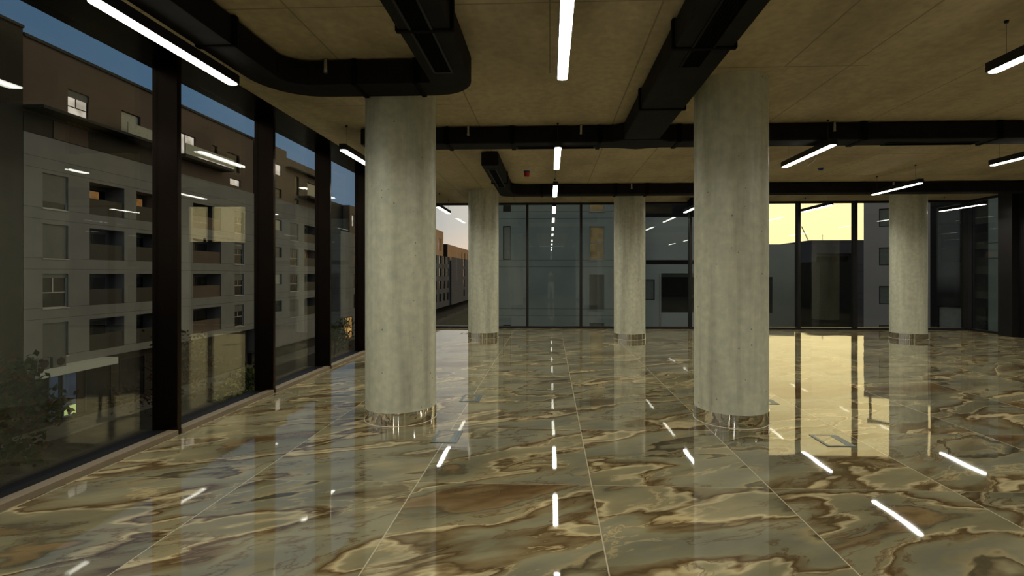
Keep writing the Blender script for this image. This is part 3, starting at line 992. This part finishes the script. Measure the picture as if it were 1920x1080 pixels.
# set-back brown top floors
def yt(v): return v - 26.55
hol = [(yt(29.2), yt(30.6), 11.0, 13.05, 'window', dict(pane='glow_white', split=0.45, cross=0.5, blind=0.22, frame='dark_rail')),
       (yt(33.0), yt(34.6), 11.1, 13.0, 'plain', dict(pane='rail_glass')),
       (yt(38.0), yt(40.2), 11.2, 13.05, 'window', dict(pane='glow_white', split=0.5, cross=None, blind=0, frame='dark_rail')),
       (yt(42.2), yt(42.9), 11.9, 13.0, 'plain', {}),
       (yt(44.2), yt(46.0), 11.2, 12.9, 'plain', dict(pane='pane_dark')),
       (yt(44.6), yt(46.2), 9.9, 10.55, 'plain', dict(pane='glow_white'))]
t, P, pbox = facade('penthouse', 'brown set-back top storey with lit windows above the grey block', 'blocks across the street',
       (AX - 0.1, 26.55), (0, 1), (1, 0), 9.64, 15.1, 21.6, 9, 'brown_clad', hol)
bm = bmesh.new(); bm_box(bm, -9.1, 0.12, 0.05, 21.6, 15.1, 15.28); obj('roof_edge', bm, 'roofing', t)
b = box('balcony', 'roofing', 0.0, 0.9, 6.0, 10.6, 10.85, 11.0, t)
box('railing_glass', 'rail_glass', 0.85, 0.9, 6.0, 10.6, 11.0, 12.0, b)
box('light_strip', 'glow_white', 0.9, 0.93, 6.0, 10.6, 11.0, 11.05, b)
b = box('balcony', 'roofing', 0.0, 1.0, 11.2, 17.2, 10.85, 11.1, t)
box('railing_glass', 'rail_glass', 0.95, 1.0, 11.2, 17.2, 11.1, 11.95, b)
box('light_strip', 'glow_white', 1.0, 1.03, 12.5, 17.0, 11.1, 11.16, b)
b = box('terrace_canopy', 'roofing', 0.0, 1.3, 0.0, 8.6, 10.95, 11.12, t)
b = box('terrace_back', 'black_panel', 0.0, 0.05, 0.05, 11.0, 9.66, 10.8, t)
b = box('brown_return', 'brown_clad', 0.05, 0.09, 1.7, 3.9, 9.66, 10.75, t)
# dark tower at the left edge
hol = [(7.9, 9.3, za - .2, zb - .8, 'window', dict(blind=0)) for za, zb in [(-3.9, -1.6), (-0.9, 1.4), (2.1, 4.4), (5.1, 7.4), (8.1, 10.4)]]
hol += [(7.4, 8.8, 11.2, 12.9, 'plain', {})]
t, P, pbox = facade('dark_tower', 'dark brown tower at the far left edge of the view', 'blocks across the street', (AX + 0.02, 14.5), (0, 1), (1, 0), GZ, 15.45, 12.0, 10, 'dark_clad', hol)
bm = bmesh.new(); bm_box(bm, -10.1, 0.1, -0.1, 12.0, 15.45, 15.6); obj('roof_edge', bm, 'roofing', t)

# second block further along, tan above grey
Y2 = 48.6
def y2(v): return v - Y2
hol = []
for ri, (za, zb) in enumerate(ROWS):
    hol.append((y2(55.0), y2(56.9), za, zb - 0.05, 'window', dict(blind=1.0 if ri == 0 or ri == 3 else 0.06, split=.45, cross=.45)))
    hol.append((y2(58.3), y2(61.3), za, zb, 'loggia', dict(pane='glow_orange' if ri == 2 else 'pane_dark')))
    hol.append((y2(51.8), y2(53.3), za + 0.9, zb, 'plain', dict(pane='rail_glass' if ri % 2 else 'pane_dark')))
facade('apartment_block', 'farther grey apartment block with white framed windows and tan upper part', 'blocks across the street', (AX, Y2), (0, 1), (1, 0), -6.6, 9.7, 14.6, 10, 'grey_clad', hol)
box_o = box('plinth', 'black_facade', AX - 8, AX - 0.5, Y2, Y2 + 14.6, GZ, -6.61)
tag(box_o, 'dark plinth under the farther grey block', 'plinth')
t, P, pbox = facade('penthouse', 'tan upper storeys with stepped roof above the farther grey block', 'blocks across the street', (AX - 0.02, Y2), (0, 1), (1, 0), 9.71, 15.45, 5.7, 10, 'tan_clad',
       [(y2(51.1), y2(53.3), 12.4, 13.6, 'plain', dict(pane='glow_white')), (y2(51.8), y2(53.3), 9.9, 10.9, 'plain', dict(pane='pane_dark'))])
t, P, pbox = facade('penthouse', 'lower tan upper storeys with balconies beside the stepped roof', 'blocks across the street', (AX - 0.15, Y2 + 5.7), (0, 1), (1, 0), 9.71, 14.8, 8.9, 9.4, 'tan_clad',
       [(2.0, 3.0, 10.8, 13.1, 'plain', {}), (5.0, 7.6, 10.8, 12.9, 'plain', dict(pane='rail_glass')), (2.0, 3.0, 9.8, 10.4, 'plain', {})])
b = box('balcony', 'roofing', 0.0, 1.4, 2.8, 8.9, 10.6, 10.85, t)
box('railing_glass', 'pvc', 1.36, 1.4, 5.6, 8.0, 10.85, 11.9, b)
box('roof_canopy', 'roofing', 0.0, 0.7, 0.0, 8.9, 13.6, 13.75, t)
# third block
hol = []
for za, zb in ROWS:
    hol.append((4.5, 5.6, za, zb, 'plain', {}))
t, P, pbox = facade('apartment_block', 'farthest block seen in the left windows, with one lit window near its top', 'blocks across the street', (AX + 1.0, 66.3), (0, 1), (1, 0), GZ, 7.0, 30, 9, 'grey_clad', hol)
t, P, pbox = facade('penthouse', 'dark upper storeys of the farthest block in the left windows', 'blocks across the street', (AX - 0.4, 66.3), (0, 1), (1, 0), 7.01, 11.6, 4.0, 9, 'black_facade', [])
t, P, pbox = facade('penthouse', 'tan corner storey with a small lit window on the farthest block', 'blocks across the street', (AX + 0.6, 70.3), (0, 1), (1, 0), 7.01, 11.6, 26.0, 9, 'tan_clad',
       [(0.8, 1.7, 8.6, 10.3, 'plain', dict(pane='glow_white'))])
t = thing('lit_doorway', 'glowing orange entrance at street level near the farthest block', 'entrance', (AX + 1.05, 67.2, GZ))
box('lit_glass', 'glow_warm', 0, 0.05, 0, 2.6, 0.1, 3.0, t)
bm = bmesh.new()
bm_box(bm, 0.05, 0.12, -0.1, 0, 0, 3.1); bm_box(bm, 0.05, 0.12, 2.6, 2.7, 0, 3.1); bm_box(bm, 0.05, 0.12, -0.1, 2.7, 3.0, 3.1); bm_box(bm, 0.05, 0.12, 0.8, 0.9, 0, 3.0)
obj('door_frame', bm, 'dark_rail', t)

# --- distant street blocks between the left columns
hol = []
for k in range(4):
    for j in range(5):
        hol.append((1.5 + j * 4.2, 3.6 + j * 4.2, -5.0 + k * 2.95, -3.1 + k * 2.95, 'plain', {}))
facade('street_block', 'blue grey block far down the street, left half with rows of dark windows', 'far street blocks', (-25.5, 101), (0, 1), (1, 0), -6.4, 5.45, 22, 12, 'grey_clad_far', hol)
hol = []
for k in range(4):
    for j in range(3):
        hol.append((17 + j * 9.0, 19.4 + j * 9.0, -5.2 + k * 2.95, -3.0 + k * 2.95, 'plain', {}))
facade('street_block', 'blue grey block farther down the street, right half with a blank wall', 'far street blocks', (-25.1, 123.1), (0, 1), (1, 0), -6.4, 4.9, 60, 12, 'grey_clad_far', hol)
hol = [(20 + j * 5.2, 21.2 + j * 5.2, 5.4, 8.0, 'plain', dict(pane='glow_white' if j == 3 else 'pane_dark')) for j in range(7)]
t, P, pbox = facade('rooftop_storey', 'orange top storey with narrow windows far down the street', 'far street blocks', (-26.4, 124.5), (0, 1), (1, 0), 4.91, 9.2, 58, 10, 'orange_clad', hol)
b = box('dark_end_wall', 'black_facade', -2.6, 0.03, -0.05, -0.001, 4.91, 9.2, t)
facade('rooftop_storey', 'taller orange top storey at the left edge of the far street view', 'far street blocks', (-26.4, 104), (0, 1), (1, 0), 5.5, 11.9, 15.5, 10, 'orange_clad',
       [(10.3, 11.2, 7.2, 10.0, 'plain', dict(pane='glow_white')), (12.6, 13.4, 7.0, 10.0, 'plain', {})])

# --- block facing the back windows
hol = [(-2.57 + 4.2 - 0.53, -2.57 + 4.2, 2.39, 4.62, 'plain', dict(cross=None, pane='rail_glass')), (1.10, 1.63, 5.57, 7.2, 'plain', {}),
       (6.79, 7.76, 2.39, 4.57, 'window', dict(pane='glow_yellow', split=None, cross=0.5)),
       (6.79, 7.76, 5.55, 7.7, 'window', dict(pane='glow_yellow', split=None, cross=None)),
       (6.79, 7.76, -0.87, 1.41, 'window', dict(blind=1.0)),
       (6.79, 7.76, -4.1, -1.75, 'window', dict(blind=1.0)),
       (1.10, 1.63, -4.1, -1.9, 'plain', {})]
facade('neighbour_block', 'pale grey clad block filling the middle of the back windows', 'blocks behind the back windows', (-4.2, 32), (1, 0), (0, -1), GZ, 17, 10.4, 9, 'grey_front', hol)
t, P, pbox = facade('neighbour_block', 'pale rendered wing with a dark porch opening right of the grey block', 'blocks behind the back windows', (6.2, 33.2), (1, 0), (0, -1), GZ, 5.3, 6.3, 7, 'light_render',
       [(1.3, 5.0, -1.15, 1.5, 'loggia', dict(rail='black_facade')), (0.3, 6.0, 2.1, 2.4, 'plain', {}), (0.1, 0.9, -0.3, 1.1, 'plain', dict(pane='rail_glass'))])
box('parapet', 'black_facade', 0, 6.3, -0.02, 0.3, 5.31, 17.0, t)
box('balcony_post', 'pvc', 1.22, 1.3, -0.12, -0.02, -2.2, 1.5, t)
facade('neighbour_block', 'low grey green block under the yellow sky right of the near right column', 'blocks behind the back windows', (15.5, 44), (1, 0), (0, -1), GZ, 4.1, 6.2, 8, 'light_render',
       [(2.6, 4.3, -2.0, 1.2, 'window', dict(blind=1.0, split=None, cross=.5))])
t, P, pbox = facade('neighbour_block', 'low dark grey block with slate wall under the yellow sky, behind the mullion', 'blocks behind the back windows', (27.3, 52), (1, 0), (0, -1), GZ, 5.0, 9.5, 6.5, 'grey_clad_far',
       [(0.6, 4.8, -4.8, 3.6, 'loggia', dict(rail='black_facade')), (6.0, 8.8, -4.8, 3.6, 'loggia', dict(rail='black_facade'))])
facade('neighbour_block', 'low reddish brown house in front of the dark grey block', 'blocks behind the back windows', (20.6, 38), (1, 0), (0, -1), GZ, 2.4, 2.6, 3, 'dark_clad', [(0.4, 1.0, -4.9, -3.4, 'window', {}), (1.5, 2.1, -4.9, -3.4, 'window', {})])
RT = -math.atan2(23.9, 38.0)
hol = [(0.95, 2.4, 6.35 - 2.9 * k - 1.35, 6.35 - 2.9 * k, 'plain', dict(pane='rail_glass')) for k in range(5)]
facade('neighbour_block', 'tall grey block with square windows left of the far right column', 'blocks behind the back windows', (23.9, 38), (1, 0), (0, -1), GZ, 7.9, 13.0, 9, 'tower_render', hol, rz=RT)
t = thing('roof_pergola', 'thin dark frame on the roof of the tall grey block, mirrored in the floor', 'pergola', (23.9, 38, 7.9), rz=RT)
bm = bmesh.new()
for px_ in (0.4, 4.2):
    bm_box(bm, px_ - 0.09, px_ + 0.09, 0.6, 0.78, 0, 1.9)
obj('posts', bm, 'roofing', t)
bm = bmesh.new()
bm_box(bm, 0.2, 4.4, 0.55, 0.8, 1.9, 2.1)
obj('beam', bm, 'roofing', t)
t, P, pbox = facade('neighbour_block', 'near black facade with glazing seen in the back right corner', 'blocks behind the back windows', (16.3, 21.5), (1, 0), (0, -1), GZ, 11, 13, 4, 'black_facade',
       [(0.25, 1.1, -1.6, 0.1, 'plain', dict(pane='rail_glass')), (0.3, 1.4, 1.9, 3.6, 'plain', dict(pane='pane_dark')), (1.7, 3.4, -1.6, 0.1, 'plain', dict(pane='pane_dark')), (3.6, 4.6, -1.5, -1.15, 'plain', dict(pane='glow_orange'))], rz=-math.radians(39))
b = tag(box('concrete_pier', 'grey_front', 13.05, 13.42, 14.6, 15.0, GZ, 9), 'grey blocked pier outside the right corner glazing', 'pier')

# cranes and antenna on the skyline
def lattice(bm, a, b, w, n):
    a = Vector(a); b = Vector(b)
    for dx in (-w, w):
        bm_tube(bm, [a + Vector((0, 0, dx)), b + Vector((0, 0, dx * 0.4))], 0.12, 4)
    for i in range(n):
        p = a.lerp(b, i / n); q = a.lerp(b, (i + 1) / n)
        s = w if i % 2 else -w
        bm_tube(bm, [p + Vector((0, 0, s)), q + Vector((0, 0, -s * 0.7))], 0.07, 4)
t = thing('tower_crane', 'distant crane with long sloping jib on the yellow horizon', 'crane', (190, 270, GZ))
bm = bmesh.new(); bm_tube(bm, [(0, 0, 0), (0, 0, 30)], 0.6, 4); obj('mast', bm, 'crane', t)
bm = bmesh.new(); lattice(bm, (-26, 0, 23), (22, 0, 32), 0.7, 16); obj('jib', bm, 'crane', t)
t = thing('tower_crane', 'distant crane with raised boom left of the mullion in the yellow sky', 'crane', (139, 268, GZ))
bm = bmesh.new(); bm_tube(bm, [(0, 0, 0), (0, 0, 26)], 0.5, 4); obj('mast', bm, 'crane', t)
bm = bmesh.new(); lattice(bm, (1, 0, 26), (-3.2, 0, 35), 0.6, 8); obj('jib', bm, 'crane', t)
t = thing('rooftop_antenna', 'thin antenna on the roof in front of the yellow sky', 'antenna', (29.6, 54, 5.0))
bm = bmesh.new(); bm_tube(bm, [(0, 0, 0), (0, 0, 0.75)], 0.018, 6); obj('mast', bm, 'crane', t)
bm = bmesh.new(); bm_tube(bm, [(-0.15, 0, 0.6), (0.15, 0, 0.6)], 0.012, 6); obj('crossbar', bm, 'crane', t)

# ------------------------------------------------------------------ trees
def tree(name, label, x, y, h, cr, mat, n=1500, leaf=0.13, seed=1, mat2=None):
    rnd = random.Random(seed)
    t = thing(name, label, 'tree', (x, y, GZ), 'street trees')
    bm = bmesh.new()
    bm_tube(bm, [(0, 0, 0), (0.05, 0, h * 0.3), (0.0, 0.08, h * 0.6), (0.05, 0.05, h * 0.85)], [0.12, 0.1, 0.07, 0.03], 8)
    for k in range(9):
        a = rnd.uniform(0, 6.28); z0_ = h * rnd.uniform(0.3, 0.65); l = cr * rnd.uniform(0.6, 0.95)
        bm_tube(bm, [(0.03, 0.03, z0_), (math.cos(a) * l * .5, math.sin(a) * l * .5, z0_ + l * .35), (math.cos(a) * l, math.sin(a) * l, z0_ + l * 0.8)], [0.045, 0.03, 0.012], 6)
    obj('trunk', bm, 'trunk', t)
    bm = bmesh.new()
    blobs = [(rnd.gauss(0, cr * .42), rnd.gauss(0, cr * .42), h * rnd.uniform(0.42, 0.95)) for _ in range(26)]
    for i in range(n):
        b_ = rnd.choice(blobs)
        p = Vector((b_[0] + rnd.gauss(0, cr * .2), b_[1] + rnd.gauss(0, cr * .2), b_[2] + rnd.gauss(0, cr * .18)))
        u = Vector((rnd.gauss(0, 1), rnd.gauss(0, 1), rnd.gauss(0, 1))).normalized()
        v = u.orthogonal().normalized()
        s = leaf * rnd.uniform(0.6, 1.3)
        vs = [bm.verts.new(p + u * s), bm.verts.new(p + v * s * .55), bm.verts.new(p - u * s), bm.verts.new(p - v * s * .55)]
        f = bm.faces.new(vs)
        if mat2 and rnd.random() < 0.3:
            f.material_index = 1
    me = bpy.data.meshes.new('crown'); bm.to_mesh(me); bm.free()
    o = bpy.data.objects.new('crown', me); COL.objects.link(o); o.parent = t
    me.materials.append(M[mat])
    if mat2:
        me.materials.append(M[mat2])
    return t
tree('street_tree', 'dark green and reddish tree low in the nearest left window', -20.5, 17.2, 5.9, 1.7, 'leaf_green', 3000, 0.14, 3, 'leaf_red')
tree('street_tree', 'dark bare-looking tree at street level in front of the grey block', -21.0, 26.0, 6.2, 1.7, 'leaf_red', 1200, 0.10, 5)
tree('street_tree', 'yellow green lit bush-like tree in the second left window', -15.8, 24.5, 4.6, 1.3, 'leaf_green', 1400, 0.12, 9, 'leaf_yellow')
tree('street_tree', 'small tree in front of the glowing entrance', -22.5, 50.0, 4.5, 1.6, 'leaf_green', 900, 0.13, 12)

# ------------------------------------------------------------------ the photographer, seen only mirrored in the back glass
M['skin'] = simple('skin', (0.45, 0.28, 0.20), 0.5)
M['trousers'] = simple('pale_trousers', (0.55, 0.55, 0.50), 0.8)
M['shirt'] = simple('dark_shirt', (0.03, 0.035, 0.04), 0.8)
M['hair'] = simple('dark_hair', (0.02, 0.015, 0.01), 0.6)


def skinned(name, verts, edges, rad, mat, parent, root=0, sub=2):
    me = bpy.data.meshes.new(name)
    me.from_pydata(verts, edges, [])
    o = bpy.data.objects.new(name, me)
    COL.objects.link(o)
    o.parent = parent
    m1 = o.modifiers.new('skin', 'SKIN')
    m1.use_smooth_shade = True
    for i, r in enumerate(rad):
        d = me.skin_vertices[0].data[i]
        d.radius = (r, r) if not isinstance(r, tuple) else r
        d.use_root = (i == root)
    m2 = o.modifiers.new('sub', 'SUBSURF')
    m2.levels = m2.render_levels = sub
    me.materials.append(M[mat])
    return o


pt = thing('person', 'person standing with pale trousers and dark top, mirrored faintly in the centre back pane', 'person', (0.06, -0.52, 0.0))
V = [(0, 0, 0.94), (0, 0.0, 1.10), (0, -0.01, 1.28), (0, 0.0, 1.42), (0, 0.01, 1.50), (0, 0.03, 1.58), (0, 0.04, 1.66)]
Rr = [(0.15, 0.11), (0.135, 0.10), (0.155, 0.11), (0.12, 0.08), (0.052, 0.052), (0.078, 0.09), (0.070, 0.085)]
Ed = [(0, 1), (1, 2), (2, 3), (3, 4), (4, 5), (5, 6)]
for sx in (-1, 1):
    b0 = len(V)
    V += [(sx * 0.10, 0, 0.86), (sx * 0.11, 0.015, 0.50), (sx * 0.12, -0.01, 0.10), (sx * 0.125, 0.12, 0.035)]
    Rr += [(0.092, 0.092), (0.058, 0.058), (0.038, 0.038), (0.036, 0.026)]
    Ed += [(0, b0), (b0, b0 + 1), (b0 + 1, b0 + 2), (b0 + 2, b0 + 3)]
    b1 = len(V)
    V += [(sx * 0.19, 0, 1.40), (sx * 0.25, 0.02, 1.14), (sx * 0.12, 0.20, 1.26), (sx * 0.10, 0.26, 1.30)]
    Rr += [(0.056, 0.056), (0.042, 0.042), (0.028, 0.028), (0.032, 0.018)]
    Ed += [(3, b1), (b1, b1 + 1), (b1 + 1, b1 + 2), (b1 + 2, b1 + 3)]
    for k in range(4):
        c0 = len(V)
        off = (k - 1.5) * 0.019
        L_ = (0.040, 0.046, 0.042, 0.034)[k]
        V += [(sx * (0.095), 0.295, 1.305 + off), (sx * 0.075, 0.295 + L_ * .6, 1.312 + off), (sx * 0.052, 0.295 + L_ * .7, 1.312 + off)]
        Rr += [(0.009, 0.009), (0.008, 0.008), (0.0065, 0.0065)]
        Ed += [(b1 + 3, c0), (c0, c0 + 1), (c0 + 1, c0 + 2)]
    c0 = len(V)
    V += [(sx * 0.075, 0.255, 1.325), (sx * 0.055, 0.285, 1.335)]
    Rr += [(0.010, 0.010), (0.008, 0.008)]
    Ed += [(b1 + 3, c0), (c0, c0 + 1)]
skinned('body', V, Ed, Rr, 'skin', pt)
# head details
bm = bmesh.new()
bmesh.ops.create_uvsphere(bm, u_segments=24, v_segments=16, radius=0.112)
for v in list(bm.verts):
    v.co.z *= 0.95
    if v.co.y > 0.035 and v.co.z < 0.055:
        v.co *= 0.70
    if v.co.z < -0.06:
        v.co *= 0.8
bmesh.ops.translate(bm, verts=bm.verts, vec=(0, 0.03, 1.655))
obj('hair', bm, 'hair', pt, smooth=True)
bm = bmesh.new()
bm_tube(bm, [(0, 0.115, 1.64), (0, 0.135, 1.615), (0, 0.12, 1.605)], [0.006, 0.013, 0.008], 8)
obj('nose', bm, 'skin', pt, smooth=True)
bm = bmesh.new()
for sx in (-1, 1):
    bm_tube(bm, [(sx * 0.086, 0.03, 1.65), (sx * 0.094, 0.02, 1.625), (sx * 0.086, 0.03, 1.60)], 0.008, 6)
obj('ears', bm, 'skin', pt, smooth=True)
# clothes
V = [(0, 0, 0.96), (0, 0, 1.02)]
Rr = [(0.172, 0.128), (0.160, 0.120)]
Ed = [(0, 1)]
for sx in (-1, 1):
    b0 = len(V)
    V += [(sx * 0.10, 0, 0.84), (sx * 0.11, 0.015, 0.50), (sx * 0.12, -0.005, 0.09)]
    Rr += [(0.108, 0.108), (0.080, 0.080), (0.066, 0.066)]
    Ed += [(0, b0), (b0, b0 + 1), (b0 + 1, b0 + 2)]
skinned('trousers', V, Ed, Rr, 'trousers', pt)
V = [(0, 0, 1.0), (0, 0, 1.12), (0, -0.01, 1.28), (0, 0, 1.42), (0, 0.0, 1.455)]
Rr = [(0.172, 0.128), (0.155, 0.118), (0.175, 0.128), (0.135, 0.095), (0.075, 0.07)]
Ed = [(0, 1), (1, 2), (2, 3), (3, 4)]
for sx in (-1, 1):
    b1 = len(V)
    V += [(sx * 0.19, 0, 1.40), (sx * 0.25, 0.02, 1.14), (sx * 0.145, 0.165, 1.235)]
    Rr += [(0.070, 0.070), (0.055, 0.055), (0.038, 0.038)]
    Ed += [(3, b1), (b1, b1 + 1), (b1 + 1, b1 + 2)]
skinned('shirt', V, Ed, Rr, 'shirt', pt)
for sx in (-1, 1):
    bm = bmesh.new()
    bm_tube(bm, [(sx * 0.12, -0.07, 0.045), (sx * 0.12, 0.0, 0.055), (sx * 0.125, 0.10, 0.045), (sx * 0.128, 0.19, 0.032)], [0.038, 0.050, 0.046, 0.028], 12)
    obj('shoe', bm, 'shirt', pt, smooth=True)
